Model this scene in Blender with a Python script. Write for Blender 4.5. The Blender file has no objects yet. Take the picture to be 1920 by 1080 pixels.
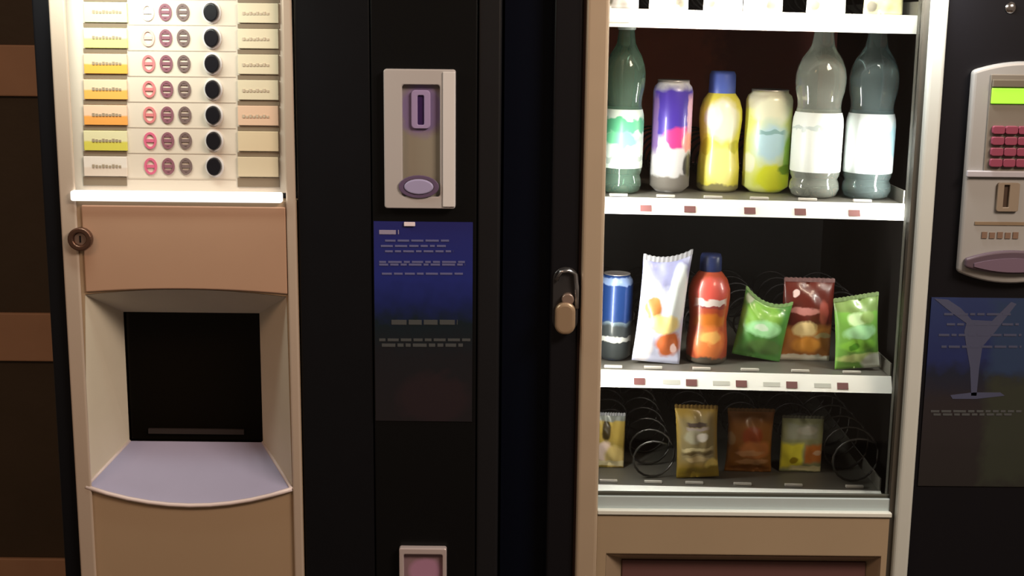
import bpy, bmesh, math, random
from mathutils import Vector, Matrix
random.seed(7)
C = bpy.context.scene.collection
SC = bpy.context.scene
PI = math.pi

# ------------------------------------------------------------------ camera
F_PX, PITCH, ROLL = 2500.0, math.radians(11.34), math.radians(0.6)
EYE = Vector((0, -1.92, 1.52))
fw = Vector((0, math.cos(PITCH), -math.sin(PITCH)))
u0 = Vector((0, math.sin(PITCH), math.cos(PITCH))); r0 = Vector((1, 0, 0))
UP = u0 * math.cos(ROLL) - r0 * math.sin(ROLL)
RT = r0 * math.cos(ROLL) + u0 * math.sin(ROLL)
cd = bpy.data.cameras.new('camera'); cam = bpy.data.objects.new('camera', cd); C.objects.link(cam)
cd.sensor_width = 36; cd.lens = 36 * F_PX / 1920
m = Matrix.Identity(4)
for i in range(3):
    m[i][0] = RT[i]; m[i][1] = UP[i]; m[i][2] = -fw[i]; m[i][3] = EYE[i]
cam.matrix_world = m
SC.camera = cam
def at(px, py, Y=0.0):
    """world point on the plane y=Y that stands at a measured place of the photo"""
    d = fw * F_PX + RT * (px - 960) - UP * (py - 540)
    t = (Y - EYE.y) / d.y
    return EYE + d * t
def X(px, py, Y=0.0): return at(px, py, Y).x
def Z(px, py, Y=0.0): return at(px, py, Y).z

# ------------------------------------------------------------------ light
SC.view_settings.view_transform = 'Standard'
SC.view_settings.look = 'None'
SC.view_settings.gamma = 1
SC.view_settings.exposure = 0.0
SC.view_settings.use_curve_mapping = False
w = bpy.data.worlds.new('world'); SC.world = w; w.use_nodes = True
w.node_tree.nodes['Background'].inputs[0].default_value = (1.0, .72, .52, 1)
w.node_tree.nodes['Background'].inputs[1].default_value = 0.125
def area(name, loc, tgt, sx, sy, power, col):
    l = bpy.data.lights.new(name, 'AREA'); l.shape = 'RECTANGLE'; l.size = sx; l.size_y = sy
    l.energy = power; l.color = col
    o = bpy.data.objects.new(name, l); C.objects.link(o); o.location = loc
    o.rotation_euler = (Vector(tgt) - Vector(loc)).to_track_quat('-Z', 'Y').to_euler()
    return o
area('ceiling_lamp_light', (1.35, -1.5, 2.6), (-0.2, 0, 0.9), .9, .5, 52, (1, .78, .60))
area('ceiling_lamp_light', (-1.7, -1.9, 2.7), (-0.3, 0, 0.9), .8, .4, 13, (1, .60, .36))
# hood lamp over the drinks selection panel
area('selection_lamp_light', (X(230, -60) , -.13, 1.60), (X(280, 150), .0, 1.30), .26, .05, 1.15, (.93, 1, .86))
# fluorescent tubes behind the two door posts of the snack machine, upper shelves
TL = (1.0, .98, .90)
area('left_tube_light', (X(1108, 600, .033), .034, 1.06), (X(1450, 600, .16), .085, 1.03), .02, .62, 3.2, TL)
area('right_tube_light', (X(1740, 600, .033), .034, 1.06), (X(1450, 600, .16), .085, 1.03), .02, .62, 2.9, TL)
area('top_tube_light', (X(1440, -90, .03), .030, 1.62), (X(1440, 500, .06), .090, 1.0), .55, .02, 5.6, TL)

# ------------------------------------------------------------------ materials
MATS = {}
def mat(name, col, rough=.5, metal=0, emit=None, es=0, trans=0, ior=1.45, coat=0, alpha=1, spec=None, bump=0, bscale=200, var=0, vscale=20):
    if name in MATS: return MATS[name]
    M = bpy.data.materials.new(name); M.use_nodes = True; nt = M.node_tree; b = nt.nodes['Principled BSDF']
    b.inputs['Base Color'].default_value = (*col, 1); b.inputs['Roughness'].default_value = rough
    b.inputs['Metallic'].default_value = metal; b.inputs['IOR'].default_value = ior
    b.inputs['Transmission Weight'].default_value = trans; b.inputs['Coat Weight'].default_value = coat
    b.inputs['Alpha'].default_value = alpha
    if spec is not None: b.inputs['Specular IOR Level'].default_value = spec
    if emit: b.inputs['Emission Color'].default_value = (*emit, 1); b.inputs['Emission Strength'].default_value = es
    tc = nt.nodes.new('ShaderNodeTexCoord')
    n = nt.nodes.new('ShaderNodeTexNoise'); n.inputs['Scale'].default_value = vscale; n.inputs['Detail'].default_value = 3
    nt.links.new(tc.outputs['Object'], n.inputs['Vector'])
    if var:
        mx = nt.nodes.new('ShaderNodeMix'); mx.data_type = 'RGBA'
        mx.inputs[6].default_value = tuple(c * (1 - var) for c in col) + (1,)
        mx.inputs[7].default_value = tuple(min(1, c * (1 + var)) for c in col) + (1,)
        nt.links.new(n.outputs['Fac'], mx.inputs[0]); nt.links.new(mx.outputs[2], b.inputs['Base Color'])
    if bump:
        n2 = nt.nodes.new('ShaderNodeTexNoise'); n2.inputs['Scale'].default_value = bscale
        nt.links.new(tc.outputs['Object'], n2.inputs['Vector'])
        bp = nt.nodes.new('ShaderNodeBump'); bp.inputs['Strength'].default_value = bump; bp.inputs['Distance'].default_value = .002
        nt.links.new(n2.outputs['Fac'], bp.inputs['Height']); nt.links.new(bp.outputs['Normal'], b.inputs['Normal'])
    MATS[name] = M
    return M
def printed(name, w, h, base, blobs=(), ramp=None, rough=.35, z0=0, metal=0, x0=0, coat=.3):
    """printed artwork: base colour (or vertical ramp) with soft ellipses 'e' and rectangles 'r' in width/height units"""
    if name in MATS: return MATS[name]
    M = bpy.data.materials.new(name); M.use_nodes = True; nt = M.node_tree; b = nt.nodes['Principled BSDF']
    b.inputs['Roughness'].default_value = rough; b.inputs['Metallic'].default_value = metal; b.inputs['Coat Weight'].default_value = coat
    N = nt.nodes.new; L = nt.links.new
    tc = N('ShaderNodeTexCoord'); sp = N('ShaderNodeSeparateXYZ'); L(tc.outputs['Object'], sp.inputs[0])
    def mth(op, a, bb, c=None):
        k = N('ShaderNodeMath'); k.operation = op
        for i, v in enumerate((a, bb, c)):
            if v is None: continue
            if isinstance(v, (int, float)): k.inputs[i].default_value = v
            else: L(v, k.inputs[i])
        return k.outputs[0]
    nz = N('ShaderNodeTexNoise'); nz.inputs['Scale'].default_value = 60; L(tc.outputs['Object'], nz.inputs['Vector'])
    jit = mth('MULTIPLY', mth('SUBTRACT', nz.outputs['Fac'], .5), .10)
    U = mth('ADD', mth('DIVIDE', mth('SUBTRACT', sp.outputs[0], x0), w), jit)
    V = mth('ADD', mth('DIVIDE', mth('SUBTRACT', sp.outputs[2], z0), h), jit)
    if ramp:
        r = N('ShaderNodeValToRGB'); L(V, r.inputs[0]); e = r.color_ramp.elements
        while len(e) < len(ramp): e.new(.5)
        for i, (p, c) in enumerate(ramp): e[i].position = p; e[i].color = (*c, 1)
        cur = r.outputs[0]
    else:
        rgb = N('ShaderNodeRGB'); rgb.outputs[0].default_value = (*base, 1); cur = rgb.outputs[0]
    for kind, cx, cz, rx, rz, col in blobs:
        a = mth('DIVIDE', mth('SUBTRACT', U, cx), rx); c = mth('DIVIDE', mth('SUBTRACT', V, cz), rz)
        if kind == 'e': d = mth('SQRT', mth('ADD', mth('MULTIPLY', a, a), mth('MULTIPLY', c, c)), 0)
        else: d = mth('MAXIMUM', mth('ABSOLUTE', a, 0), mth('ABSOLUTE', c, 0))
        mr = N('ShaderNodeMapRange'); mr.inputs[1].default_value = .8; mr.inputs[2].default_value = 1.12
        mr.inputs[3].default_value = 1; mr.inputs[4].default_value = 0; L(d, mr.inputs[0])
        mx = N('ShaderNodeMix'); mx.data_type = 'RGBA'; L(mr.outputs[0], mx.inputs[0]); L(cur, mx.inputs[6])
        mx.inputs[7].default_value = (*col, 1); cur = mx.outputs[2]
    L(cur, b.inputs['Base Color'])
    MATS[name] = M
    return M
def pane_mat(name, tint, refl=.06):
    M = bpy.data.materials.new(name); M.use_nodes = True; nt = M.node_tree; nt.nodes.clear()
    N = nt.nodes.new; L = nt.links.new
    o = N('ShaderNodeOutputMaterial'); t = N('ShaderNodeBsdfTransparent'); t.inputs[0].default_value = (*tint, 1)
    g = N('ShaderNodeBsdfGlossy'); g.inputs['Roughness'].default_value = .03
    f = N('ShaderNodeFresnel'); f.inputs[0].default_value = 1.35
    mx = N('ShaderNodeMixShader'); L(f.outputs[0], mx.inputs[0]); L(t.outputs[0], mx.inputs[1]); L(g.outputs[0], mx.inputs[2]); L(mx.outputs[0], o.inputs[0])
    return M
def clear_mat(name, tint, milk=.25):
    """clear bottle plastic full of water: refracts, with a slight milky body"""
    return mat(name, tint, rough=.06, trans=1 - milk, ior=1.33, coat=.6)

silver = mat('silver_beige_paint', (.62, .52, .44), .34, .35, var=.05, vscale=6, bump=.05, bscale=900)
silver2 = mat('silver_trim', (.74, .68, .60), .30, .4)
fascia_m = mat('fascia_paint', (.57, .37, .265), .38, .3, var=.06, vscale=9)
lower_m = mat('lower_paint', (.50, .37, .25), .38, .3, var=.06, vscale=5)
black = mat('black_paint', (.0042, .0048, .0070), .35, var=.1, spec=.30)
black2 = mat('charcoal_trim', (.0085, .0090, .0115), .4, spec=.35)
navy = mat('navy_black_paint', (.0010, .0022, .0075), .3, spec=.2)
dark = mat('niche_black', (.004, .003, .002), .4, spec=.2)
liner = mat('dark_liner', (.012, .0095, .0085), .55, var=.2)
liner_side = mat('side_liner', (.045, .04, .036), .45)
white = mat('white_rail', (.92, .92, .88), .4)
steel = mat('steel', (.45, .43, .41), .25, 1)
wire = mat('wire', (.05, .045, .045), .45, .6)
chrome = mat('chrome', (.75, .75, .78), .15, 1)

# ------------------------------------------------------------------ helpers
def link(name, bm, m_, parent=None, smooth=False, bevel=0, loc=None):
    me = bpy.data.meshes.new(name); bmesh.ops.recalc_face_normals(bm, faces=bm.faces[:])
    bm.to_mesh(me); bm.free()
    o = bpy.data.objects.new(name, me); C.objects.link(o)
    for mm in (m_ if isinstance(m_, (list, tuple)) else [m_]): me.materials.append(mm)
    if smooth:
        for p in me.polygons: p.use_smooth = True
    if bevel:
        b = o.modifiers.new('bevel', 'BEVEL'); b.width = bevel; b.segments = 3; b.limit_method = 'ANGLE'; b.angle_limit = math.radians(40)
    if parent: o.parent = parent
    if loc: o.location = loc
    return o
def thing(name, label, cat, loc=(0, 0, 0), group=None, rot=(0, 0, 0)):
    o = bpy.data.objects.new(name, None); C.objects.link(o); o.location = loc; o.rotation_euler = rot
    o.empty_display_size = .05; o['label'] = label; o['category'] = cat
    if group: o['group'] = group
    return o
def B(): return bmesh.new()
def box(bm, x0, x1, y0, y1, z0, z1):
    v = [bm.verts.new((x, y, z)) for x in (x0, x1) for y in (y0, y1) for z in (z0, z1)]
    for f in ((0, 1, 3, 2), (4, 6, 7, 5), (0, 4, 5, 1), (2, 3, 7, 6), (0, 2, 6, 4), (1, 5, 7, 3)): bm.faces.new([v[i] for i in f])
    return bm
def prism(bm, loop, y0, y1):
    """loop of (x,z) extruded from y0 to y1"""
    a = [bm.verts.new((x, y0, z)) for x, z in loop]; b = [bm.verts.new((x, y1, z)) for x, z in loop]
    bm.faces.new(a); bm.faces.new(b[::-1]); n = len(loop)
    for i in range(n): bm.faces.new((a[i], b[i], b[(i + 1) % n], a[(i + 1) % n]))
    return bm
def ring(bm, la, lb, ya, yb):
    """faces between two loops of equal length"""
    a = [bm.verts.new((x, ya, z)) for x, z in la]; b = [bm.verts.new((x, yb, z)) for x, z in lb]; n = len(la)
    for i in range(n): bm.faces.new((a[i], a[(i + 1) % n], b[(i + 1) % n], b[i]))
    return bm
def plate_hole(bm, outer, hole, y0, y1):
    """flat plate with a hole: y0 front, y1 back"""
    ring(bm, outer, hole, y0, y0); ring(bm, hole, outer, y1, y1); ring(bm, outer, outer, y0, y1); ring(bm, hole, hole, y0, y1)
    bmesh.ops.remove_doubles(bm, verts=bm.verts[:], dist=1e-6)
    return bm
def ell(cx, cz, rx, rz, n=24): return [(cx + rx * math.cos(2 * PI * i / n), cz + rz * math.sin(2 * PI * i / n)) for i in range(n)]
def rrect(x0, x1, z0, z1, r, k=5):
    out = []
    for cx, cz, a0 in ((x1 - r, z1 - r, 0), (x0 + r, z1 - r, 90), (x0 + r, z0 + r, 180), (x1 - r, z0 + r, 270)):
        for i in range(k + 1):
            a = math.radians(a0 + 90 * i / k); out.append((cx + r * math.cos(a), cz + r * math.sin(a)))
    return out
def lathe(bm, prof, n=28, cx=0, cy=0):
    """prof of (r,z), revolved about z"""
    rows = []
    for r, z in prof:
        rows.append([bm.verts.new((cx + r * math.cos(2 * PI * i / n), cy + r * math.sin(2 * PI * i / n), z)) for i in range(n)] if r > 1e-6 else [bm.verts.new((cx, cy, z))])
    for a, b in zip(rows, rows[1:]):
        for i in range(n):
            j = (i + 1) % n
            if len(a) == 1 and len(b) == 1: continue
            if len(a) == 1: bm.faces.new((a[0], b[i], b[j]))
            elif len(b) == 1: bm.faces.new((a[i], a[j], b[0]))
            else: bm.faces.new((a[i], a[j], b[j], b[i]))
    return bm
def tube(bm, pts, r, n=6):
    pts = [Vector(p) for p in pts]; rows = []
    for i, p in enumerate(pts):
        t = (pts[min(i + 1, len(pts) - 1)] - pts[max(i - 1, 0)]).normalized()
        a = t.cross(Vector((0, 0, 1)) if abs(t.z) < .9 else Vector((0, 1, 0))).normalized(); b = t.cross(a)
        rows.append([bm.verts.new(p + (a * math.cos(2 * PI * k / n) + b * math.sin(2 * PI * k / n)) * r) for k in range(n)])
    for a, b in zip(rows, rows[1:]):
        for k in range(n): bm.faces.new((a[k], a[(k + 1) % n], b[(k + 1) % n], b[k]))
    bm.faces.new(rows[0]); bm.faces.new(rows[-1][::-1])
    return bm
def pbox(x0, y0, x1, y1, Y0, Y1, Y=None):
    """box whose front is measured at photo corners on plane Y"""
    Y = Y0 if Y is None else Y
    xm0 = X(x0, (y0 + y1) / 2, Y); xm1 = X(x1, (y0 + y1) / 2, Y); xm = (x0 + x1) / 2
    return box(B(), xm0, xm1, Y0, Y1, Z(xm, y1, Y), Z(xm, y0, Y))
def structure(o): o['kind'] = 'structure'; return o

# ------------------------------------------------------------------ setting
WY = .86
fl = mat('floor_tiles', (.09, .07, .055), .35, var=.25, vscale=6)
structure(link('floor', box(B(), -2.4, 2.4, -2.8, WY + .1, -.06, 0), fl))
wall_m = mat('dark_brown_wall', (.066, .046, .028), .6, var=.2, vscale=9, bump=.3, bscale=60)
structure(link('wall_back', box(B(), -2.4, 2.4, WY, WY + .1, 0, 2.8), wall_m))
tan = mat('tan_band', (.50, .29, .18), .5, var=.12, vscale=12)
edge = mat('tan_edge', (.13, .075, .04), .5)
for k, (ya, yb) in enumerate(((84, 180), (585, 675), (1044, 1140))):
    z0, z1 = Z(30, yb, WY), Z(30, ya, WY)
    structure(link('trim_%d' % (k + 1), box(B(), -2.4, X(500, 500, WY), WY - .012, WY, z0, z1), tan, bevel=.003))

# ================================================================== DRINKS MACHINE
xL0, xL1 = X(88, 540), X(937, 540)          # outer sides
dm = thing('hot_drinks_machine', 'tall silver and black hot drinks machine with cup niche on the left', 'vending machine', ((xL0 + xL1) / 2, .35, 0))
def P(name, bm, m_, **k):
    bm.transform(Matrix.Translation(-dm.location)); return link(name, bm, m_, dm, **k)
def P2(name, bm, m_, par, **k):
    bm.transform(Matrix.Translation(-dm.location)); return link(name, bm, m_, par, **k)
TOP, BOT = 1.78, .12
xs0, xs1 = X(122, 540), X(559, 540)         # silver door
# cabinet: box behind the doors with a hollow for the niche
xa, xb, za, zb = xs0 + .012, xs1 - .012, Z(360, 975), Z(360, 530)
bm = B()
rect = lambda x0, x1, z0, z1: [(x0, z0), (x1, z0), (x1, z1), (x0, z1)]
plate_hole(bm, rect(xL0, xL1, BOT, TOP), rect(xa, xb, za, zb), .03, .34)
box(bm, xL0, xL1, .34, .74, BOT, TOP)
P('cabinet', bm, black)
for sx in (xL0 + .05, xL1 - .05):
    for y in (.1, .68):
        bm = lathe(B(), [(0, 0), (.025, 0), (.025, .01), (.012, .02), (.012, .1201), (0, .1201)], 16, sx, y); P('foot', bm, black2, smooth=False)
P('side_trim', box(B(), xL0, xs0 - .001, 0.005, .03, BOT, TOP), black, bevel=.003)
# --- silver door: plate with two openings: selection window and niche
def zc(y, x=350): return Z(x, y)
def arc(x0, x1, za_, zm, n=10):
    return [(x0 + (x1 - x0) * i / n, za_ + (zm - za_) * (1 - (2 * i / n - 1) ** 2)) for i in range(n + 1)]
nx0, nx1 = X(160, 560), X(537, 560)
nb0, nb1 = X(163, 912), X(548, 912)
ztop_e, ztop_m = zc(555), zc(543); zbot_e, zbot_m = zc(913), zc(946)
hole = arc(nb0, nb1, zbot_e, zbot_m) + arc(nx0, nx1, ztop_e, ztop_m)[::-1]
zsplit = zc(374); zs_lo = BOT
n = 10
outer = [(xs0 + (xs1 - xs0) * i / n, zs_lo) for i in range(n + 1)] + [(xs1 - (xs1 - xs0) * i / n, zsplit) for i in range(n + 1)]
# lower body of the door with niche hole; split so that fascia and lower skin keep their own paint
P('door_shell', plate_hole(B(), outer, hole, 0, .03), lower_m, bevel=.0015)
# lighter stiles
def stile(pxa, pxb, m_, nm='stile', ya=-120, yb=540, y0=-.006):
    P(nm, box(B(), X(pxa, 540), X(pxb, 540), y0, -.0002, BOT + .01, TOP - .01), m_, bevel=.003)
stile(123, 153, silver)
stile(541, 559, silver)
P('fascia', prism(B(), arc(X(158, 470), X(538, 470), zc(549), zc(541), 12) + [(X(538, 470), zc(386)), (X(158, 470), zc(386))], -.004, -.0002), fascia_m, bevel=.003)
# selection window surround
sx0, sx1 = X(150, 200), X(527, 200)
P('window_surround', plate_hole(B(), rect(X(152, 540), X(542, 540), zsplit, TOP), rect(X(154, 540), sx1, zc(357), 1.70), 0, .03), mat('window_cream', (.72, .72, .66), .5), bevel=.002)
P('glowing_ledge', box(B(), X(137, 366), X(531, 366), -.014, .0, zc(377), zc(358)), mat('ledge_added_glow', (.9, .9, .85), .4, emit=(1, .99, .93), es=1.15), bevel=.003)  # acrylic ledge, no lamp; emission stands in for the light it catches
cream = mat('cream_selection_panel', (.66, .60, .53), .4)
P('selection_panel', box(B(), sx0 - .018, sx1 + .016, .014, .028, zc(362), 1.70), cream)
PY = .014
# label cards, strips painted as slot shade, icons, buttons
slot_shade = mat('slot_shade_brown', (.20, .155, .11), .6)  # shade of the recessed card slots, painted as flat brown strips
lab_cols = [(.72, .74, .42), (.80, .80, .25), (.80, .42, .08), (.80, .44, .11), (.78, .36, .09), (.62, .58, .10), (.66, .58, .52)]
rlab = [(.66, .60, .46)] * 4 + [(.70, .50, .38), (.66, .56, .40), (.62, .54, .40)]
rows = [23 + 48.1 * i for i in range(-2, 7)]
ink = mat('pale_ink', (.33, .27, .20), .6)
for i, yc in enumerate(rows):
    k = max(0, i - 2)
    c = lab_cols[k]
    card = P('label_card', pbox(157, yc - 18, 238, yc + 19, PY - .004, PY, PY - .004),
      printed('card_left_%d' % k, .08, .03, c, [('r', .2, .72, .55, .28, tuple(min(1, v * .5 + .4) for v in c))], x0=X(180, yc, PY) - dm.location.x, z0=Z(197, yc + 19, PY), coat=0), bevel=.0006)
    t = B()
    for j in range(9): 
        a = 175 + j * 6.2
        box(t, X(a, yc, PY), X(a + 4.2, yc, PY), PY - .005, PY - .004, Z(a, yc + 2, PY), Z(a, yc - 4 + (j % 3), PY))
    P2('lettering', t, ink, card)
    P('groove_strip', pbox(157, yc + 20, 238, yc + (28 if i < 8 else 36), PY - .0015, PY, PY), slot_shade)
    c2 = rlab[k]
    card = P('label_card', pbox(446, yc - 17, 522, yc + 20, PY - .004, PY, PY - .004), mat('card_right_%d' % k, c2, .5), bevel=.0006)
    t = B()
    for j in range(8):
        a = 456 + j * 6.4
        box(t, X(a, yc, PY), X(a + 4, yc, PY), PY - .005, PY - .004, Z(a, yc + 5, PY), Z(a, yc - 1 + (j % 2) * 2, PY))
    if k < 5: P2('lettering', t, mat('faint_ink', (.50, .42, .33), .6), card)
    else: t.free()
    P('groove_strip', pbox(446, yc + 22, 524, yc + (30 if i < 8 else 39), PY - .0015, PY, PY), slot_shade)
    P('divider_line', pbox(240, yc + 23, 442, yc + 25, PY - .0006, PY, PY), mat('line', (.5, .44, .38), .6))
    dx = (yc - 168) * .020
    for px, cr, nm in ((280, (.62, .20, .22) if k < 5 else (.62, .13, .24), 'pink'), (313, (.24, .10, .14), 'plum'), (346, (.17, .12, .12), 'grey')):
        if k == 0 and nm == 'pink': cr = (.75, .62, .60)
        if k == 1 and nm == 'pink': cr = (.70, .45, .42)
        cx, cz = X(px + dx, yc, PY), Z(px, yc, PY)
        q = B()
        a = ell(cx, cz, .0092, .0122, 22); b = ell(cx, cz, .0062, .0088, 22)
        plate_hole(q, a, b, PY - .002, PY)
        box(q, cx - .0058, cx + .0058, PY - .0018, PY, cz - .0022, cz + .0022)
        if nm != 'pink':
            box(q, cx - .0040, cx + .0040, PY - .0016, PY, cz + .0055, cz + .0080); box(q, cx - .0040, cx + .0040, PY - .0016, PY, cz - .0080, cz - .0055)
        P('strength_icon', q, mat('icon_%s_%d' % (nm, k), cr, .5))
    cx, cz = X(400 + dx, yc, PY), Z(400, yc, PY)
    q = prism(B(), ell(cx, cz, .0105, .0130, 26), PY - .009, PY)
    bt = P('select_button', q, mat('button_black', (.008, .008, .012), .3), bevel=.002)
    P2('button_collar', plate_hole(B(), ell(cx, cz, .0135, .016, 26), ell(cx, cz, .0107, .0132, 26), PY - .002, PY), mat('collar', (.75, .72, .74), .4), bt)
# niche: splayed bezel, black door, drip shelf
NI = .10
inn = rect(X(243, 828, NI), X(493, 828, NI), Z(365, 828, NI), Z(360, 586, NI))
ix0, ix1, iz0, iz1 = inn[0][0], inn[1][0], inn[0][1], inn[2][1]
def pts_line(a, b, n=10): return [(a[0] + (b[0] - a[0]) * i / n, a[1] + (b[1] - a[1]) * i / n) for i in range(n + 1)]
def strip(la, lb, ya, yb, th=.0):
    q = B(); a = [q.verts.new((x, ya, z)) for x, z in la]; b = [q.verts.new((x, yb, z)) for x, z in lb]
    for i in range(len(a) - 1): q.faces.new((a[i], a[i + 1], b[i + 1], b[i]))
    return q
hb = hole[:11]; ht = hole[11:]              # bottom left->right, top right->left
inner_m = mat('niche_cream', (.64, .60, .50), .5, var=.05)
inner_shaded = mat('niche_cream_shaded', (.62, .56, .47), .5, var=.05)  # darker copy of the niche cream paints the shade on the right cheek
P('niche_top', strip(ht, pts_line((ix1, iz1), (ix0, iz1)), .0, NI), inner_m, smooth=True)
P('niche_cheek', strip([ht[-1], hb[0]], [(ix0, iz1), (ix0, iz0)], .0, NI), inner_m)
P('niche_cheek', strip([hb[-1], ht[0]], [(ix1, iz0), (ix1, iz1)], .0, NI), inner_shaded)
lav = mat('lavender_grey_plastic', (.36, .36, .55), .45, var=.04)
shelf = P('drip_shelf', strip(hb, pts_line((ix0, iz0), (ix1, iz0)), -.004, NI), lav, smooth=True)
rim = B(); tube(rim, [(x, -.004, z) for x, z in hb], .0035); tube(rim, [(hb[0][0], -.004, hb[0][1]), (ix0, NI, iz0)], .0028); tube(rim, [(hb[-1][0], -.004, hb[-1][1]), (ix1, NI, iz0)], .0028)
P2('shelf_rim', rim, mat('pale_rim', (.72, .64, .66), .35), shelf, smooth=True)
q = B(); ring(q, inn, inn, NI, .32); q.faces.new([q.verts.new((x, .32, z)) for x, z in inn])
P('niche_interior', q, dark)
P('niche_door', box(B(), ix0, ix1, NI + .006, NI + .012, iz0, iz1), mat('smoked_black_door', (.003, .0022, .0012), .12, spec=.2), bevel=.002)
P('door_sill', box(B(), ix0 + .03, ix1 - .03, NI + .001, NI + .006, iz0 + .012, iz0 + .020), mat('sill_dark', (.03, .024, .024), .3))
# lock
lx, lz = X(155, 446), Z(155, 446)
lk = P('lock', plate_hole(B(), ell(lx, lz, .0175, .017), ell(lx, lz, .0095, .0095), -.016, -.004), mat('bronze_ring', (.13, .07, .05), .35, .7), bevel=.002)
P2('lock_core', prism(B(), ell(lx, lz, .0095, .0095), -.011, -.004), mat('brass_core', (.42, .30, .25), .3, .8), lk, bevel=.001)
P2('key_slit', box(B(), lx - .001, lx + .001, -.012, -.0108, lz - .005, lz + .005), black, lk)
# black side of the machine
P('black_door', box(B(), xs1 + .002, X(699, 540), .0, .03, BOT, TOP), black, bevel=.003)
P('service_panel', box(B(), X(700, 540), X(893, 540), -.003, .03, BOT, TOP), mat('service_black', (.0034, .0038, .0046), .3, spec=.3), bevel=.002)
P('edge_strip', box(B(), X(894, 540), xL1, .0, .03, BOT, TOP), black2, bevel=.004)
for px in (741, 828):
    P('screw', lathe(B(), [(0, -.004), (.004, -.004), (.0075, -.0015), (.0085, 0), (0, 0)], 20), chrome, smooth=True)
    o = bpy.data.objects[[k.name for k in dm.children][-1]]; 
    o.data.transform(Matrix.Translation(dm.location)); o.data.transform(Matrix.Rotation(-PI / 2, 4, 'X') if False else Matrix.Rotation(PI / 2, 4, 'X').inverted())
    o.data.transform(Matrix.Translation(Vector((X(px, 2), -.003, Z(px, 0))) - dm.location))
# coin plate
cpm = mat('coin_plate_silver', (.46, .45, .47), .4, .05)
cx0, cx1, cz0, cz1 = X(722, 258), X(855, 258), Z(788, 388), Z(788, 129)
hx0, hx1, hz0, hz1 = X(756, 250), X(826, 250), Z(788, 366), Z(788, 158)
cp = P('coin_plate', plate_hole(B(), rrect(cx0, cx1, cz0, cz1, .004), rrect(hx0, hx1, hz0, hz1, .004), -.018, -.003), cpm, bevel=.002)
P2('coin_recess', box(B(), hx0, hx1, -.008, -.003, hz0, hz1), printed('coin_recess_glow', hx1 - hx0, hz1 - hz0, (.26, .24, .20),
   [('e', 0, .78, .62, .24, (.21, .16, .32))], z0=hz0, x0=(hx0 + hx1) / 2 - dm.location.x, coat=0), cp)  # purple glow around the slot painted into the recess colour
P2('plate_pale_bar', box(B(), X(830, 250, -.02), X(853, 250, -.02), -.0205, -.018, cz0 + .003, cz1 - .003), mat('bar_pale', (.68, .69, .73), .35, .05), cp, bevel=.0012)  # paler bar along the right side of the plate
P2('slot_frame', plate_hole(B(), rrect(X(772, 200), X(808, 200), Z(788, 240), Z(788, 168), .006), rrect(X(784, 200), X(796, 200), Z(788, 233), Z(788, 178), .002), -.013, -.008), mat('slot_lilac', (.34, .27, .50), .3), cp, bevel=.0015)
P2('coin_slot', box(B(), X(784, 200), X(796, 200), -.0095, -.008, Z(788, 233), Z(788, 178)), mat('slot_dark', (.035, .012, .09), .4), cp)
rb = P2('return_button', prism(B(), ell(X(787, 347), Z(787, 347), .021, .011), -.023, -.018), mat('button_lilac', (.36, .34, .58), .3), cp, bevel=.002)
P2('button_ring', plate_hole(B(), ell(X(787, 347), Z(787, 347), .029, .0165), ell(X(787, 347), Z(787, 347), .0215, .0115), -.021, -.018), mat('ring_plum', (.12, .085, .17), .35), cp, bevel=.001)
# instruction poster
px0, px1, pz0, pz1 = X(703, 600), X(886, 600), Z(795, 788), Z(795, 415)
pw, ph = px1 - px0, pz1 - pz0
pc = (px0 + px1) / 2 - dm.location.x
ps = P('instruction_poster', box(B(), px0, px1, -.0045, -.003, pz0, pz1),
  printed('poster_print', pw, ph, (0, 0, 0), [('e', .1, .12, .38, .13, (.018, .012, .017))], ramp=[(0, (.012, .011, .015)), (.33, (.009, .010, .015)), (.50, (.004, .012, .020)), (.60, (.008, .016, .12)), (.72, (.014, .024, .20)), (1, (.018, .022, .17))], z0=pz0, x0=pc, coat=0))
pale = mat('poster_text_blue', (.12, .13, .30), .5); palew = mat('poster_text_pale', (.30, .28, .42), .5); pg = mat('poster_text_grey', (.06, .068, .075), .5)
def words(x0, x1, y, h, m_, par, seed, Yf=-.0046, wl=(9, 26), fn=P2):
    rr = random.Random(seed); q = B(); x = x0
    while x < x1:
        a = min(x + rr.uniform(*wl), x1); box(q, X(x, y, Yf), X(a, y, Yf), Yf - .0006, Yf, Z(x, y + h / 2, Yf), Z(x, y - h / 2, Yf)); x = a + 4
    return fn('lettering', q, m_, par)
words(711, 748, 435, 8, palew, ps, 1, wl=(30, 40))
for j, (a, b_, y) in enumerate(((722, 842, 451), (714, 836, 461), (722, 850, 471), (711, 872, 491), (711, 872, 496), (716, 868, 513))): words(a, b_, y, 3.6, pale, ps, j + 5)
words(734, 858, 604, 9, pg, ps, 20, wl=(12, 30)); words(711, 882, 637, 5, pg, ps, 21); words(716, 868, 647, 6, pg, ps, 22)
P('poster_top_block', box(B(), X(758, 418), X(779, 418), -.008, -.0045, Z(768, 423), Z(768, 415)), mat('block_white', (.85, .80, .92), .2), bevel=.001)  # small white block at the poster's top edge
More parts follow.
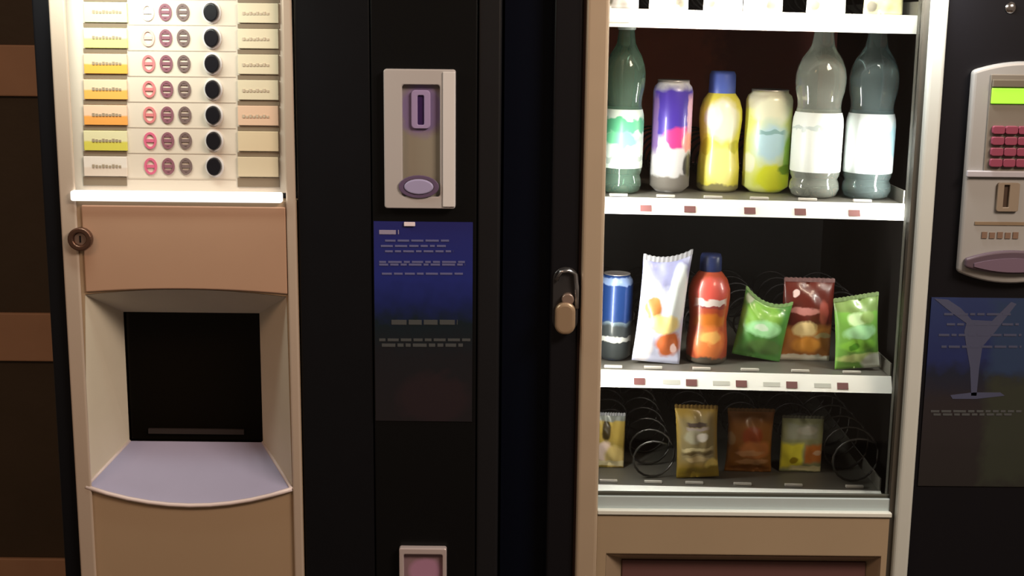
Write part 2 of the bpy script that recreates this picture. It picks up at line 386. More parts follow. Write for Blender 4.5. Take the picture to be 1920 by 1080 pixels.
# coin return at the foot of the frame
rx0, rx1, rz0, rz1 = X(750, 1060), X(838, 1060), Z(794, 1105), Z(794, 1021)
cr = P('coin_return', plate_hole(B(), rrect(rx0, rx1, rz0, rz1, .003), rrect(rx0 + .007, rx1 - .006, rz0 + .012, rz1 - .010, .003), -.016, -.003), mat('return_silver', (.50, .44, .46), .35, .2), bevel=.002)
P2('return_flap', box(B(), rx0 + .007, rx1 - .006, -.008, -.003, rz0 + .012, rz1 - .010), printed('flap_print', rx1 - rx0, rz1 - rz0, (.24, .16, .19), [('e', .05, .45, .36, .30, (.40, .22, .36))], z0=rz0, x0=(rx0 + rx1) / 2 - dm.location.x, coat=0), cr)

# ================================================================== SNACK MACHINE
xR0, xR1 = X(942, 540), X(2075, 540)
sm = thing('snack_machine', 'wide snack and cold drinks machine with lit glass front, right of the drinks machine', 'vending machine', ((xR0 + xR1) / 2, .35, 0))
def S(name, bm, m_, **k):
    bm.transform(Matrix.Translation(-sm.location)); return link(name, bm, m_, sm, **k)
def S2(name, bm, m_, par, **k):
    bm.transform(Matrix.Translation(-sm.location)); return link(name, bm, m_, par, **k)
iX0, iX1 = X(1092, 540), X(1722, 540, .05)     # interior sides
iZ0, iZ1 = Z(1400, 935, .03) - .035, 1.66
# cabinet shell with hollow
bm = plate_hole(B(), rect(xR0, xR1, BOT, TOP), rect(iX0, iX1, iZ0, iZ1), .03, .70); box(bm, xR0, xR1, .70, .76, BOT, TOP)
S('cabinet', bm, navy)
q = B(); ring(q, rect(iX0 + .001, iX1 - .001, iZ0 + .001, iZ1 - .001), rect(iX0 + .001, iX1 - .001, iZ0 + .001, iZ1 - .001), .035, .68)
q.faces.new([q.verts.new((x, .68, z)) for x, z in rect(iX0 + .001, iX1 - .001, iZ0 + .001, iZ1 - .001)])
S('interior_liner', q, liner)
for sx in (xR0 + .05, xR1 - .05):
    for y in (.1, .68):
        S('foot', lathe(B(), [(0, 0), (.025, 0), (.025, .01), (.012, .02), (.012, .1201), (0, .1201)], 16, sx, y), black2)
# posts and black columns
oL, iL, iR, oR = X(1089, 540), X(1130, 540), X(1702, 540), X(1737, 540)
bd = mat('door_black', (.0060, .0060, .0085), .35, spec=.3)
S('hinge_column', box(B(), X(1032, 540), oL - .004, .0, .03, BOT, TOP), bd, bevel=.004)
S('column_seam', box(B(), oL - .004, oL, .004, .03, BOT, TOP), mat('seam_brown', (.03, .012, .010), .5))
S('door_post', box(B(), oL, iL, -.012, .03, BOT, TOP), mat('post_warm_lit', (.50, .41, .31), .38, .3, var=.05), bevel=.005)  # silver post; the warm light on this side is painted into its colour
S('door_post', box(B(), iR + .004, oR, -.012, .03, BOT, TOP), mat('post_neutral_lit', (.58, .63, .62), .36, .15, var=.04), bevel=.005)  # same silver frame; neutral light painted in as a paler colour
S('post_gasket', box(B(), iR - .004, iR + .004, .0, .03, BOT, TOP), mat('gasket', (.06, .055, .045), .6))
S('header', box(B(), iL, iR, -.012, .03, 1.64, TOP), silver, bevel=.003)
S('glass_pane', box(B(), iL - .001, iR + .001, .012, .018, Z(1400, 958), 1.65), pane_mat('front_glass', (.96, .97, .96)))
# lower panel and delivery flap
lz1 = Z(1400, 967); lx0, lx1 = X(1112, 1000), X(1667, 1000)
fx0, fx1, fz1, fz0 = X(1168, 1070), X(1630, 1070), Z(1400, 1062), .42
ox0, ox1, oz1 = X(1136, 1050), X(1650, 1050), Z(1400, 1040)
S('lower_panel', plate_hole(B(), rect(iL, iR - .004, BOT, lz1), rect(ox0, ox1, .40, oz1), -.004, .03), mat('panel_beige', (.46, .37, .26), .38, .3, var=.08, vscale=6), bevel=.002)
S('flap_surround', ring(B(), rect(ox0, ox1, .40, oz1), rect(fx0, fx1, fz0, fz1), -.004, .024), mat('surround_beige', (.36, .28, .20), .4, .2))
S('delivery_flap', box(B(), fx0, fx1, .020, .028, fz0, fz1), mat('flap_plum', (.13, .065, .065), .3), bevel=.002)
# sill: bright rail, dark slot, grey glassy strip, bright edge
def sill(n_, ya, yb, m_, y0, y1, yR=None):
    a = 12
    x0, x1 = iL, iR - .002
    zl0, zl1 = Z(1125, yb), Z(1125, ya)
    S(n_, box(B(), x0, x1, y0, y1, Z(1390, yb, y0), Z(1390, ya, y0)), m_, bevel=.0012)
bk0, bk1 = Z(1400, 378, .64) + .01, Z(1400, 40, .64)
S('added_back_board', box(B(), iX0 + .003, iX1 - .003, .640, .645, bk0, bk1), printed('back_board_red_glow', iX1 - iX0, bk1 - bk0, (.22, .08, .08), [('e', -.05, .75, .62, .55, (.50, .13, .10)), ('e', -.24, .75, .30, .60, (.90, .20, .11))], z0=bk0, x0=(iX0 + iX1) / 2 - sm.location.x, coat=0, rough=.6))  # added board behind the second shelf; red interior glow painted into its colour
sill('sill_strip', 933, 961, mat('sill_grey', (.42, .52, .56), .3, .1), .002, .012)
sill('sill_edge', 960, 968, mat('sill_edge', (.70, .76, .74), .3, .1), -.008, .012)
sill('sill_slot', 925, 934, mat('slot_green_black', (.05, .055, .045), .5), .006, .012)
# door handle / lock
hx, hz = X(1060, 560), Z(1060, 560)
hp = S('handle_escutcheon', prism(B(), rrect(hx - .019, hx + .019, hz - .050, hz + .048, .0185, 8), -.006, 0), mat('escutcheon_dark', (.05, .05, .055), .3, .5), bevel=.002)
q = B(); tube(q, [(hx - .014, -.010, hz + .030), (hx - .008, -.011, hz + .043), (hx + .004, -.011, hz + .045), (hx + .013, -.011, hz + .038), (hx + .016, -.011, hz + .020), (hx + .0165, -.010, hz - .012)], .0034, 8)
S2('chrome_rim', q, mat('rim_chrome', (.42, .44, .48), .25, .9), hp, smooth=True)
S2('turn_handle', prism(B(), rrect(hx - .0155, hx + .0145, hz - .050, hz - .002, .014, 8), -.022, -.006), mat('handle_bronze', (.42, .31, .21), .35, .5), hp, bevel=.005)
S2('handle_boss', prism(B(), ell(hx + .003, hz + .002, .009, .009), -.018, -.006), mat('boss', (.36, .27, .23), .3, .6), hp, bevel=.002)
# right column
S('payment_column', box(B(), oR + .001, xR1, .0, .03, BOT, TOP), bd, bevel=.003)
sc = lathe(B(), [(0, -.004), (.004, -.004), (.0075, -.0015), (.0085, 0), (0, 0)], 20)
sc.transform(Matrix.Translation((X(1895, 15), 0, Z(1895, 15))) @ Matrix.Rotation(-PI / 2, 4, 'X')); S('screw', sc, chrome, smooth=True)
mcx = X(1905, 300)
mxT, mxB = X(1812, 128), X(1790, 505)
mhw = (mcx - X(1806, 300))
mz1e, mz1m, mz0e, mz0m = Z(1860, 132), Z(1860, 114), Z(1860, 508), Z(1860, 528)
mod_m = mat('module_grey', (.30, .305, .31), .4, .05)
loop = arc(mcx - mhw, mcx + mhw, mz0e, mz0m, 14) + arc(mcx - mhw, mcx + mhw, mz1e, mz1m, 14)[::-1]
mo = S('payment_module', prism(B(), loop, -.016, 0), mod_m, bevel=.005)
MY = -.016
mz = lambda y: Z(1880, y, MY)
S2('upper_plate', box(B(), mcx - mhw + .024, mcx + mhw - .024, MY - .003, MY, mz(322), mz(139)), mat('upper_taupe', (.16, .145, .125), .45), mo, bevel=.002)
dx0, dx1 = mcx - mhw + .026, mcx + mhw - .026
S2('display', box(B(), dx0, dx1, MY - .006, MY - .003, mz(194), mz(165)), mat('lcd_green', (.2, .5, .05), .3, emit=(.34, .80, .035), es=.95), mo, bevel=.001)
S2('display_hood', box(B(), dx0, dx1, MY - .008, MY - .003, mz(163), mz(149)), mat('hood_taupe', (.12, .105, .08), .5), mo, bevel=.001)
key_m = mat('key_red', (.22, .045, .085), .4)
for r_ in range(4):
    for c_ in range(5):
        kx = dx0 + .004 + (dx1 - dx0 - .008) * (c_ + .5) / 5; kz = mz(243 + 20.5 * r_)
        S2('key', prism(B(), rrect(kx - .0088, kx + .0088, kz - .0058, kz + .0058, .003, 3), MY - .009, MY - .003), key_m, mo, bevel=.001)
S2('divider', box(B(), mcx - mhw, mcx + mhw, MY - .006, MY, mz(332), mz(320)), mat('divider_pale', (.38, .38, .44), .35), mo, bevel=.0015)
S2('slot_surround', plate_hole(B(), rrect(X(1860, 370), X(1901, 370), mz(396), mz(342), .003), rrect(X(1872, 370), X(1882, 370), mz(388), mz(346), .001), MY - .005, MY), mat('slot_taupe', (.22, .18, .14), .4), mo, bevel=.001)
S2('coin_slot', box(B(), X(1872, 370), X(1882, 370), MY - .001, MY, mz(388), mz(346)), mat('slot_brown', (.05, .03, .02), .5), mo)
S2('groove_strip', box(B(), mcx - mhw + .018, mcx + mhw - .012, MY - .0015, MY, mz(422), mz(416)), mat('groove_line', (.20, .15, .10), .5), mo)
q = B()
for k in range(5): box(q, X(1833 + 14.5 * k, 440), X(1843 + 14.5 * k, 440), MY - .0015, MY, mz(447), mz(435 + (k % 2)))
S2('lettering', q, mat('module_ink', (.17, .11, .08), .5), mo)
q = arc(X(1800, 490), 2 * mcx - X(1800, 490), mz(500), mz(512), 14) + arc(X(1800, 490), 2 * mcx - X(1800, 490), mz(484), mz(468), 14)[::-1]
rc = S2('coin_tray', prism(B(), q, MY - .010, MY), mat('tray_plum', (.09, .065, .09), .35), mo, bevel=.003)
q2 = arc(X(1815, 490), 2 * mcx - X(1815, 490), mz(498), mz(508), 14) + arc(X(1815, 490), 2 * mcx - X(1815, 490), mz(492), mz(482), 14)[::-1]
S2('tray_inset', prism(B(), q2, MY - .012, MY - .009), mat('tray_lilac', (.14, .10, .15), .35), mo)
# right poster with pale cocktail glass
rp0, rp1, rz0_, rz1_ = X(1733, 735), xR1 - .03, Z(1820, 911), Z(1820, 558)
rp = S('advert_poster', box(B(), rp0, rp1, -.002, 0, rz0_, rz1_), printed('advert_print', rp1 - rp0, rz1_ - rz0_, (0, 0, 0),
  [('r', .12, .30, .22, .30, (.028, .034, .026)), ('r', .12, .80, .22, .21, (.020, .040, .10))], ramp=[(0, (.018, .017, .018)), (.45, (.020, .017, .021)), (.60, (.010, .014, .032)), (.68, (.013, .022, .10)), (1, (.020, .035, .12))], z0=rz0_, x0=(rp0 + rp1) / 2 - sm.location.x, coat=.2))
gl = mat('glass_print', (.055, .065, .125), .5); YP = -.0025
q = B(); w_ = lambda pts: [(X(a, b, YP), Z(a, b, YP)) for a, b in pts]
prism(q, w_([(1752, 560), (1778, 562), (1802, 578), (1822, 600), (1812, 606), (1784, 586)]), YP, -.0018)
prism(q, w_([(1812, 606), (1822, 600), (1860, 602), (1896, 566), (1906, 570), (1866, 622), (1842, 650), (1836, 690), (1831, 742), (1821, 742), (1819, 690), (1812, 650), (1808, 622)]), YP, -.0018)
prism(q, w_([(1782, 741), (1826, 736), (1876, 736), (1884, 742), (1830, 748), (1786, 748)]), YP, -.0018)

S2('printed_goblet', q, gl, rp)
for j, (y, a, b_, mm) in enumerate(((589, 1770, 1895, gl), (608, 1775, 1910, gl), (628, 1760, 1915, gl), (650, 1765, 1915, gl), (771, 1745, 1915, pg), (777, 1750, 1900, pg))):
    words(a, b_, y, 4, mm, rp, 40 + j, Yf=-.0021, fn=S2)

# ------------------------------------------------------------------ trays
TILT = math.radians(.75)
RY = .060
tcx = X(1420, 500, RY)
tx0 = iX0 + .004
tr_w = [1732, 1702, 1677, 1657]
trays = []
tray_floor = mat('tray_floor', (.16, .15, .13), .45, .2)
def coil_mesh(r, y0, y1, pitch, phase=0):
    q = B(); n_ = int((y1 - y0) / pitch * 20); pts = []
    for i in range(n_ + 1):
        a = phase + 2 * PI * i / 20; pts.append((r * math.cos(a), y0 + (y1 - y0) * i / n_, r + r * math.sin(a) + .0022))
    return tube(q, pts, .0019, 5)
spec = [  # rail top y at x=1420, rail bottom y, right end px
    (22, 57, 1731), (378, 407, 1701), (704, 732, 1676), (921, 928, 1656)]
TAGS = [[], [1212, 1295, 1408, 1503, 1605], [1200, 1298, 1392, 1487, 1583], []]
slots_px = [[1150, 1253, 1345, 1430, 1547, 1660], [1162, 1252, 1342, 1430, 1522, 1626], [1152, 1228, 1320, 1412, 1508, 1606], [1143, 1228, 1306, 1398, 1495, 1611]]
tag_m = mat('price_tag_red', (.17, .065, .065), .5); tag_t = mat('tag_text', (.30, .29, .27), .6)
for k, (yt, yb, xe) in enumerate(spec):
    zt, zb_ = Z(1420, yt, RY), Z(1420, yb, RY)
    tx1 = X(xe, yt, RY)
    T = bpy.data.objects.new('tray', None); C.objects.link(T); T.parent = sm; T.location = Vector((tcx, RY, zt)) - sm.location; T.rotation_euler = (0, TILT, 0)
    T.empty_display_size = .05
    def TT(name, bm, m_, **kk): return link(name, bm, m_, T, **kk)
    h_ = zt - zb_
    a0, a1 = tx0 - tcx, tx1 - tcx
    q = B(); sec = [(0, -h_), (.013, 0), (.015, 0), (.015, -h_)]
    va = [q.verts.new((a0, y, z)) for y, z in sec]; vb = [q.verts.new((a1, y, z)) for y, z in sec]; q.faces.new(va); q.faces.new(vb[::-1])
    for i in range(4): q.faces.new((va[i], vb[i], vb[(i + 1) % 4], va[(i + 1) % 4]))
    rail = TT('price_rail', q, white)
    fb = box(B(), a0, a1, .015, .56, -.004, -.001)
    box(fb, a0, a0 + .002, .015, .56, -.001, .02); box(fb, a1 - .002, a1, .015, .56, -.001, .02)
    TT('tray_plate', fb, tray_floor)
    def slant(nm, xa_, xb_, za_, zb2, th, m_):
        yf = lambda z: .013 * (1 + z / h_)
        q = B(); vs = [q.verts.new(c) for c in ((xa_, yf(za_) - th, za_), (xb_, yf(za_) - th, za_), (xb_, yf(zb2) - th, zb2), (xa_, yf(zb2) - th, zb2), (xa_, yf(za_), za_), (xb_, yf(za_), za_), (xb_, yf(zb2), zb2), (xa_, yf(zb2), zb2))]
        for f in ((0, 1, 2, 3), (7, 6, 5, 4), (0, 4, 5, 1), (1, 5, 6, 2), (2, 6, 7, 3), (3, 7, 4, 0)): q.faces.new([vs[i] for i in f])
        return TT(nm, q, m_)
    for tpx in TAGS[k]:
        xx = X(tpx, yt, RY) - tcx; zz = -h_ * .62
        slant('price_tag', xx - .0085, xx + .0085, zz - .0045, zz + .0045, .0012, tag_m)
        if k == 2:
            slant('rail_lettering', xx - .044, xx - .018, zz - .003, zz + .003, .0006, mat('rail_grey', (.55, .55, .5), .6))
    if k == 0:
        for j in range(6):
            xx = a0 + (a1 - a0) * (j + .5) / 6
            slant('rail_lettering', xx - .02, xx + .02, -h_ * .75, -h_ * .5, .0006, mat('rail_faint', (.84, .83, .80), .6))
    for j, px in enumerate(slots_px[k]):
        empty = (k == 3 and j in (1, 5))
        r_ = .034 if not (k == 3 and j == 5) else .040
        ys = .018 if empty else .190
        YY = RY + ys
        o = TT('coil', coil_mesh(r_, ys, .54, .062, PI * .35), mat('coil_steel', (.11, .105, .10), .4, .9) if empty else wire, smooth=True)
        o.location.x = X(px, yt, YY) - tcx
        cx_ = X(px, yt, RY) - tcx
        if k: TT('coil_end', box(B(), cx_ - .014, cx_ + .014, .026, .032, -.0005, .0035), mat('clip_pale', (.55, .52, .48), .4), bevel=.0008)
    trays.append((T, zt))

def on_tray(k, px, Y):
    """point on tray k's floor, below photo column px at depth Y"""
    yt = spec[k][0]; x = X(px, yt, Y); z = trays[k][1] - math.tan(TILT) * (x - tcx)
    return Vector((x, Y, z - .0008))
def sc_at(Y, py): return F_PX / (at(1400, py, Y) - EYE).dot(fw)       # px per metre
ROT = (0, TILT, 0)

# ------------------------------------------------------------------ products
def bottle(k, px, Y, wpx, ytop, ybase, label, name='water_bottle', cat='bottle', prof=None, parts=(), capm=None, capfrac=.09, capr=.36, body=None, group=None):
    p = on_tray(k, px, Y); s = sc_at(Y, ybase); R = wpx / s / 2
    H = Z(px, ytop, Y) - p.z
    t = thing(name, label, cat, p, group, ROT)
    link('bottle_body', lathe(B(), [(r * R, z * H) for r, z in prof], 32), body, t, smooth=True)
    for nm, pr, mm in parts:
        link(nm, lathe(B(), [(r * R, z * H) for r, z in pr], 32), mm(R, H), t, smooth=True)
    return t
WPROF = [(0, .012), (.5, .008), (.70, 0), (.90, .015), (1, .05), (.97, .085), (.90, .105), (.97, .125), (1.0, .15), (1.0, .42), (.97, .455), (.90, .49), (.86, .52), (.89, .56), (.96, .60), (1.0, .65), (1.0, .69), (.93, .74), (.78, .79), (.58, .83), (.46, .86), (.41, .90), (.38, .94), (.38, .985), (0, .985)]
def water(k, px, Y, wpx, ytop, ybase, label, body, lab, group=None, name='water_bottle'):
    return bottle(k, px, Y, wpx, ytop, ybase, label, name, 'bottle', WPROF,
        [('label', [(1.0, .150), (1.012, .155), (1.012, .415), (.985, .455), (.92, .487)], lab),
         ('cap', [(0, 1.0), (.40, 1.0), (.44, .99), (.44, .94), (.40, .935)], lambda R, H: mat('clear_cap', (.55, .60, .58), .3))], body=body, group=group)
wb = clear_mat('clear_water', (.80, .86, .78), .20)
wb2 = clear_mat('blue_water', (.52, .68, .70), .16)
wg = clear_mat('green_water', (.40, .64, .50), .18)
labw = lambda R, H: printed('label_white', 2 * R, H, (.88, .92, .90), [('r', 0, .395, 1, .010, (.60, .68, .68))], coat=0)
labb = lambda R, H: printed('label_pale_blue', 2 * R, H, (.84, .91, .95), [('e', .45, .33, .3, .10, (.45, .72, .84))], coat=0)
labg = lambda R, H: printed('label_green', 2 * R, H, (.80, .92, .84), [('r', 0, .40, 1, .045, (.12, .50, .27)), ('e', -.1, .32, .5, .05, (.20, .68, .38)), ('r', .1, .20, .6, .015, (.5, .6, .55))], coat=0)
water(1, 1163, .14, 76, 34, 368, 'water bottle with green label, leftmost on the second shelf from the top', wg, labg)
water(1, 1524, .145, 92, 38, 360, 'clear water bottle with plain white label, beside the yellow green can', wb, labw)
water(1, 1622, .145, 90, 40, 362, 'water bottle with pale blue and white label, rightmost on its shelf', wb2, labb)
CAN = [(0, .02), (.55, .02), (.66, 0), (.74, .015), (1, .06), (1, .90), (.93, .945), (.80, .97), (.78, 1.0), (.74, .985), (0, .98)]
def can(k, px, Y, wpx, ytop, ybase, label, printf, name='drink_can', prof=CAN, lid=True):
    p = on_tray(k, px, Y); s = sc_at(Y, ybase); R = wpx / s / 2; H = Z(px, ytop, Y) - p.z
    t = thing(name, label, 'can', p, None, ROT)
    link('can_body', lathe(B(), [(r * R, z * H) for r, z in prof], 32), printf(R, H), t, smooth=True)
    link('lid', lathe(B(), [(0, H * .992), (R * .60, H * .992), (R * .72, H * .996), (R * .79, H * 1.004), (R * .80, H * .995)], 32), mat('lid_alu', (.75, .70, .70), .3, .8), t, smooth=True)
    return t
can(1, 1253, .165, 74, 150, 358, 'tall purple and red can with silver lower half on the second shelf', lambda R, H: printed('can_purple', 2 * R, H, (.70, .68, .70),
   [('r', 0, .72, .54, .235, (.07, .035, .36)), ('e', .14, .50, .40, .10, (.62, .05, .25)), ('r', .44, .62, .10, .25, (.75, .42, .60)), ('r', -.45, .62, .08, .26, (.22, .13, .35)), ('e', .38, .46, .16, .09, (.85, .32, .30)), ('e', .4, .24, .14, .12, (.06, .055, .06)), ('r', 0, .08, 1, .08, (.22, .20, .18))], metal=.1))
can(1, 1432, .195, 86, 168, 350, 'yellow and green can with pale blue emblem, between yellow bottle and water', lambda R, H: printed('can_lime', 2 * R, H, (.84, .90, .30),
   [('r', 0, .92, 1, .10, (.72, .70, .55)), ('e', 0, .80, .42, .14, (.95, .97, .75)), ('e', 0, .50, .44, .24, (.72, .88, .72)), ('e', 0, .50, .32, .17, (.55, .80, .92)), ('e', .42, .36, .14, .22, (.40, .66, .10)), ('r', 0, .60, .28, .02, (.30, .52, .55)), ('e', .10, .15, .42, .14, (.80, .86, .04)), ('e', .35, .24, .18, .05, (.22, .38, .02)), ('e', -.42, .30, .12, .10, (.95, .97, .80))], metal=.05))
JUICE = [(0, .01), (.6, .01), (.85, 0), (1, .03), (1.0, .20), (.93, .32), (.90, .40), (.97, .50), (1.02, .60), (1.0, .68), (.86, .76), (.62, .82), (.44, .85), (.42, .88), (0, .88)]
def juice(k, px, Y, wpx, ytop, ybase, label, bodyf, capc, name='juice_bottle', cr_=.50, c0=.83):
    p = on_tray(k, px, Y); s = sc_at(Y, ybase); R = wpx / s / 2; H = Z(px, ytop, Y) - p.z
    t = thing(name, label, 'bottle', p, None, ROT)
    link('bottle_body', lathe(B(), [(r * R, z * H) for r, z in JUICE], 32), bodyf(R, H), t, smooth=True)
    q = lathe(B(), [(cr_ * R, c0 * H), (cr_ * R * 1.03, (c0 + .01) * H), (cr_ * R, .965 * H), (cr_ * R * .88, .995 * H), (0, H)], 32)
    link('cap', q, capc, t, smooth=True)
    return t
juice(1, 1343, .195, 78, 132, 350, 'yellow juice bottle with round blue cap on the second shelf', lambda R, H: printed('juice_yellow', 2 * R, H, (.88, .80, .12),
   [('e', 0, .60, .40, .18, (.95, .93, .72)), ('e', -.22, .62, .2, .10, (.98, .95, .90)), ('e', 0, .22, .34, .18, (.95, .88, .30)), ('e', .30, .38, .14, .06, (.62, .58, .03)), ('e', -.34, .38, .1, .07, (.66, .58, .04)), ('r', 0, .01, 1, .06, (.30, .27, .12))]), mat('cap_blue', (.09, .14, .52), .35), c0=.80, cr_=.62)
juice(2, 1322, .15, 76, 474, 676, 'red orange bottle with dark blue cap on the third shelf', lambda R, H: printed('juice_red', 2 * R, H, (.42, .07, .03),
   [('e', 0, .68, .40, .12, (.62, .09, .07)), ('r', 0, .575, .36, .035, (.70, .60, .58)), ('r', 0, .535, .36, .012, (.28, .05, .05)), ('e', 0, .40, .36, .08, (.55, .16, .02)), ('e', 0, .20, .36, .16, (.80, .22, .06)), ('e', .02, .25, .25, .06, (.92, .48, .14)), ('r', 0, .01, 1, .06, (.10, .08, .06))]), mat('cap_navy', (.02, .03, .10), .35), c0=.84, cr_=.52)
can(2, 1150, .15, 62, 512, 672, 'dark blue can half hidden by the post on the third shelf', lambda R, H: printed('can_blue', 2 * R, H, (.015, .05, .20),
   [('r', 0, .93, 1, .04, (.25, .35, .60)), ('r', .1, .42, .5, .04, (.30, .42, .52)), ('r', 0, .22, 1, .24, (.05, .06, .065)), ('r', 0, .26, .5, .03, (.75, .78, .76))], metal=.3))

def bag(k, px, Y, wpx, ytop, ybase, label, mm, name='snack_bag', cat='snack bag', lean=0, puff=.5, taper=0, sealm=None, twist=0, group=None, top_dip=0, flare=.06, seed=1, twt=0):
    p = on_tray(k, px, Y); s = sc_at(Y, (ytop + ybase) / 2); W = wpx / s; H = Z(px, ytop, Y) - Z(px, ybase, Y)
    p.z += W / 2 * abs(math.sin(lean)) + .0004
    t = thing(name, label, cat, p, group, (0, TILT + lean, twist))
    rr = random.Random(seed); ph = [rr.uniform(0, 6) for _ in range(6)]
    nx, nz = 18, 26; D = W * puff
    q = B(); fr = []; bk = []
    lo = H * .07; hi = H * .93
    for j in range(nz + 1):
        z = H * j / nz; v = max(0, min(1, (z - lo) / (hi - lo)))
        a = []; b = []
        pin = 1 - flare * (math.sin(PI * v)) ** .6
        for i in range(nx + 1):
            u = 2 * i / nx - 1
            wsc = pin * (1 + taper * (j / nz - .5)) 
            x = u * W / 2 * wsc
            d = D / 2 * (max(0, 1 - abs(u) ** 2.2)) ** .7 * (math.sin(PI * v)) ** .55 if 0 < v < 1 else .0
            wr = .0016 * math.sin(9 * u + ph[0] + 7 * v) * math.sin(11 * v + ph[1]) + .0011 * math.sin(17 * v + ph[2] + 5 * u)
            edge_ = (1 - abs(u) ** 3)
            yy = d + wr * edge_ * (1 if 0 < v < 1 else .3)
            zz = z - (top_dip * H * (1 - u * u) * max(0, v - .6) / .4) + twt * u * H * (j / nz)
            a.append(q.verts.new((x, -yy - .0004, zz))); b.append(q.verts.new((x, yy + .0004, zz)))
        fr.append(a); bk.append(b)
    for j in range(nz):
        for i in range(nx):
            q.faces.new((fr[j][i], fr[j][i + 1], fr[j + 1][i + 1], fr[j + 1][i])); q.faces.new((bk[j][i], bk[j + 1][i], bk[j + 1][i + 1], bk[j][i + 1]))
    for j in range(nz):
        for i in (0, nx): q.faces.new((fr[j][i], bk[j][i], bk[j + 1][i], fr[j + 1][i]))
    for j in (0, nz):
        for i in range(nx): q.faces.new((fr[j][i], fr[j][i + 1], bk[j][i + 1], bk[j][i]))
    link('bag_body', q, mm(W, H), t, smooth=True)
    # crimped top seal
    q = B(); n_ = 22; r1 = []; r2 = []; r3 = []; r4 = []
    zt_ = H * .955
    for i in range(n_ + 1):
        u = 2 * i / n_ - 1; x = u * W / 2 * (1 + taper * .5) * 1.005; zo = -(top_dip * H * (1 - u * u)) + twt * u * H
        y = .0012 + .0006 * (i % 2)
        r1.append(q.verts.new((x, -y, zt_ + zo))); r2.append(q.verts.new((x, -y, H * 1.0 + zo + .0012 * (i % 2))))
        r3.append(q.verts.new((x, y, zt_ + zo))); r4.append(q.verts.new((x, y, H * 1.0 + zo + .0012 * (i % 2))))
    for i in range(n_):
        q.faces.new((r1[i], r1[i + 1], r2[i + 1], r2[i])); q.faces.new((r3[i], r4[i], r4[i + 1], r3[i + 1])); q.faces.new((r2[i], r2[i + 1], r4[i + 1], r4[i])); q.faces.new((r1[i], r3[i], r3[i + 1], r1[i + 1]))
    link('top_seal', q, sealm or mat('seal_grey', (.40, .40, .44), .35, .3), t)
    return t
bag(2, 1228, .12, 90, 484, 692, 'white and lilac crisp bag with orange pictures on the third shelf', lambda W, H: printed('bag_white', W, H, (.58, .60, .80),
   [('e', .0, .84, .60, .16, (.28, .29, .50)), ('e', .30, .62, .20, .28, (.86, .93, .96)), ('e', -.30, .14, .2, .16, (.85, .80, .86)), ('e', -.20, .50, .18, .12, (.46, .18, .05)), ('e', .05, .36, .34, .09, (.90, .72, .30)), ('e', .20, .18, .27, .12, (.58, .14, .04)), ('e', .32, .14, .08, .05, (.85, .60, .58)), ('e', -.25, .68, .2, .08, (.36, .36, .66))]), lean=math.radians(4), top_dip=.05, seed=3, twt=.04)
bag(2, 1415, .15, 92, 550, 672, 'small dark green snack bag slumped beside the red bottle', lambda W, H: printed('bag_green', W, H, (.08, .26, .05),
   [('e', -.08, .66, .42, .22, (.25, .52, .08)), ('e', 0, .48, .34, .13, (.42, .85, .42)), ('e', -.05, .50, .15, .06, (.75, .95, .72)), ('e', .1, .2, .4, .13, (.10, .22, .05)), ('e', -.38, .9, .1, .08, (.4, .45, .3))]), lean=math.radians(9), puff=.42, top_dip=.14, seed=5, flare=.02, sealm=mat('seal_green', (.22, .36, .14), .35), twt=-.06)
def carton_bag(k, px, Y, wpx, ytop, ybase, label, mm, **kk): return bag(k, px, Y, wpx, ytop, ybase, label, mm, flare=0, **kk)
carton_bag(2, 1506, .165, 94, 514, 668, 'maroon and orange snack pack with white bottom strip on the third shelf', lambda W, H: printed('bag_maroon', W, H, (.12, .016, .010),
   [('e', -.1, .62, .35, .05, (.55, .22, .20)), ('e', -.26, .83, .07, .035, (.85, .62, .60)), ('e', .3, .60, .1, .16, (.35, .07, .05)), ('r', 0, .20, .55, .24, (.60, .22, .05)), ('e', -.05, .40, .24, .10, (.95, .72, .36)), ('e', .35, .32, .22, .03, (.55, .40, .20)), ('e', 0, .20, .30, .10, (.90, .38, .06)), ('r', 0, .02, .6, .055, (.98, .92, .80))]), puff=.35, seed=8, sealm=mat('seal_maroon', (.22, .12, .12), .35, .3), name='snack_pack', cat='snack pack')
bag(2, 1606, .11, 84, 560, 696, 'bright green snack bag with white corner, rightmost on the third shelf', lambda W, H: printed('bag_lime', W, H, (.22, .50, .08),
   [('r', 0, .90, .6, .11, (.22, .34, .10)), ('e', -.02, .70, .22, .10, (.70, .95, .50)), ('e', .22, .72, .16, .10, (.32, .48, .14)), ('e', .05, .52, .36, .10, (.48, .90, .45)), ('e', 0, .34, .40, .09, (.30, .68, .08)), ('e', -.1, .32, .12, .04, (.12, .40, .03)), ('e', .1, .15, .55, .07, (.70, .85, .30)), ('e', .35, .08, .28, .12, (.95, .97, .85))]), lean=math.radians(-5), puff=.42, seed=11, sealm=mat('seal_olive', (.20, .28, .12), .35), twt=.03)
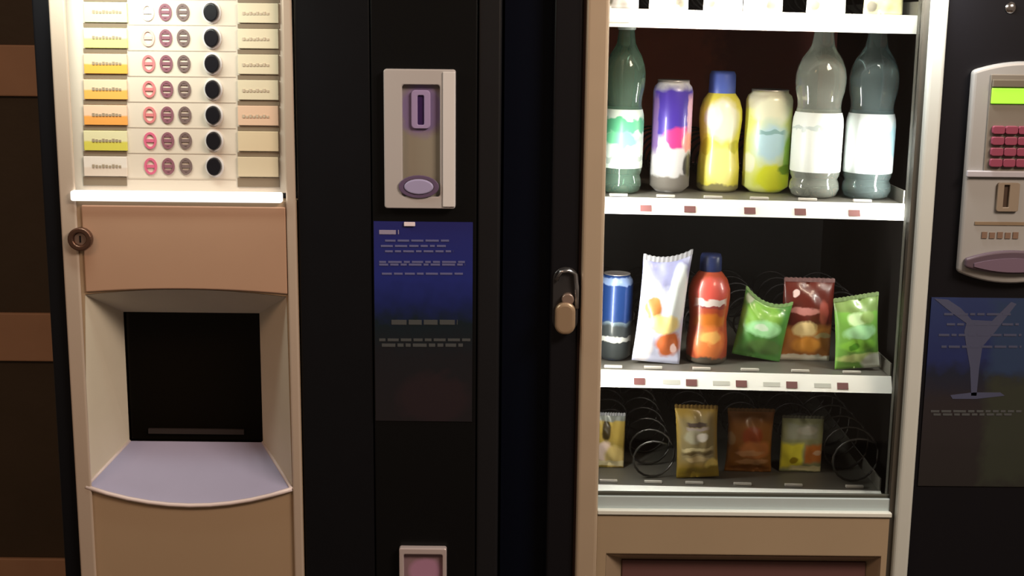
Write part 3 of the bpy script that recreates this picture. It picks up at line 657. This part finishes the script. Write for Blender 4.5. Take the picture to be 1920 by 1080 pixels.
# bottom shelf
bag(3, 1141, .16, 54, 774, 876, 'small yellow and white snack pack, leftmost on the bottom shelf', lambda W, H: printed('bag_cream', W, H, (.50, .36, .08),
   [('e', -.2, .30, .30, .20, (.90, .70, .62)), ('e', .15, .22, .35, .22, (.85, .66, .25)), ('r', 0, .08, .6, .05, (.90, .80, .50)), ('e', -.15, .70, .15, .2, (.05, .035, .01)), ('r', 0, .94, .6, .08, (.25, .27, .25))]), puff=.35, seed=13, name='snack_pack', cat='snack pack', flare=.0)
bag(3, 1307, .115, 80, 768, 903, 'golden crisp bag with grey lettering bands on the bottom shelf', lambda W, H: printed('bag_gold', W, H, (.42, .27, .05),
   [('r', 0, .55, .42, .33, (.34, .27, .13)), ('r', 0, .76, .24, .03, (.10, .07, .06)), ('r', 0, .70, .26, .022, (.50, .42, .40)), ('e', -.08, .60, .22, .1, (.48, .45, .32)), ('e', .10, .58, .14, .06, (.85, .80, .72)), ('r', 0, .42, .34, .025, (.72, .62, .36)), ('r', 0, .36, .36, .02, (.16, .11, .04)), ('e', 0, .28, .3, .04, (.60, .45, .22)), ('e', .32, .15, .18, .13, (.90, .68, .18)), ('r', 0, .06, .6, .10, (.34, .23, .02))]), lean=math.radians(-4), puff=.42, seed=17, sealm=mat('seal_gold', (.25, .15, .04), .35, .3), twt=-.02)
bag(3, 1400, .155, 88, 762, 880, 'orange brown crisp bag beside the golden bag on the bottom shelf', lambda W, H: printed('bag_orange', W, H, (.34, .13, .02),
   [('e', .02, .60, .22, .16, (.38, .07, .01)), ('e', .1, .38, .34, .16, (.62, .22, .06)), ('e', 0, .33, .3, .05, (.66, .33, .15)), ('e', .05, .18, .34, .05, (.62, .32, .14)), ('e', -.40, .55, .10, .10, (.42, .25, .12)), ('e', .0, .07, .5, .05, (.25, .08, .01))]), puff=.42, seed=19, sealm=mat('seal_brown', (.20, .10, .03), .35, .3))
bag(3, 1497, .16, 78, 772, 877, 'square yellow pack with pale top and orange picture on the bottom shelf', lambda W, H: printed('pack_yellow', W, H, (.36, .38, .20),
   [('r', 0, .74, .38, .13, (.40, .42, .32)), ('e', .1, .76, .25, .08, (.55, .55, .46)), ('r', -.24, .30, .26, .24, (.95, .86, .06)), ('e', -.18, .22, .09, .07, (.45, .32, .0)), ('r', .28, .34, .22, .17, (.72, .24, .05)), ('e', .38, .36, .12, .05, (.85, .55, .35)), ('r', .15, .07, .4, .05, (.88, .80, .45))]), puff=.28, seed=23, flare=0, name='snack_pack', cat='snack pack', sealm=mat('seal_olive2', (.12, .12, .09), .4))
# top shelf: only the feet of the packs are in the frame
tops = [(1160, 'white snack pack, leftmost on the top shelf', (.85, .80, .80)), (1253, 'plain white snack pack, second from the left on the top shelf', (.92, .93, .90)), (1355, 'cream snack pack with pink edge, third from the left on the top shelf', (.88, .78, .68)),
        (1430, 'white snack pack with grey mark, fourth from the left on the top shelf', (.92, .92, .88)), (1548, 'plain white snack pack left of the yellow pack on the top shelf', (.92, .94, .90)), (1655, 'pale yellow snack pack, rightmost on the top shelf', (.92, .86, .50))]
for j, (px, lb, c_) in enumerate(tops):
    bag(0, px, .12, 74, -110, 22, lb, lambda W, H: printed('top_pack_%d' % j, W, H, c_, [('e', (-.3, .3, -.35, .2, -.3, -.3)[j], .12, .14, .10, (.30, .27, .22))]), puff=.4, seed=30 + j, flare=.02, name='snack_pack', cat='snack pack')

# groups of the repeats
for o in list(C.objects):
    if o.parent or 'label' not in o: continue
    k = o.name.split('.')[0]; l = o['label']
    if k == 'water_bottle': o['group'] = 'water bottles on the drinks shelf'
    elif k == 'juice_bottle': o['group'] = 'juice bottles with blue caps'
    elif k == 'drink_can': o['group'] = 'drink cans in the machine'
    elif 'top shelf' in l: o['group'] = 'snack packs on the top shelf'
    elif 'third shelf' in l: o['group'] = 'snack packs on the third shelf'
    elif 'bottom shelf' in l: o['group'] = 'snack packs on the bottom shelf'
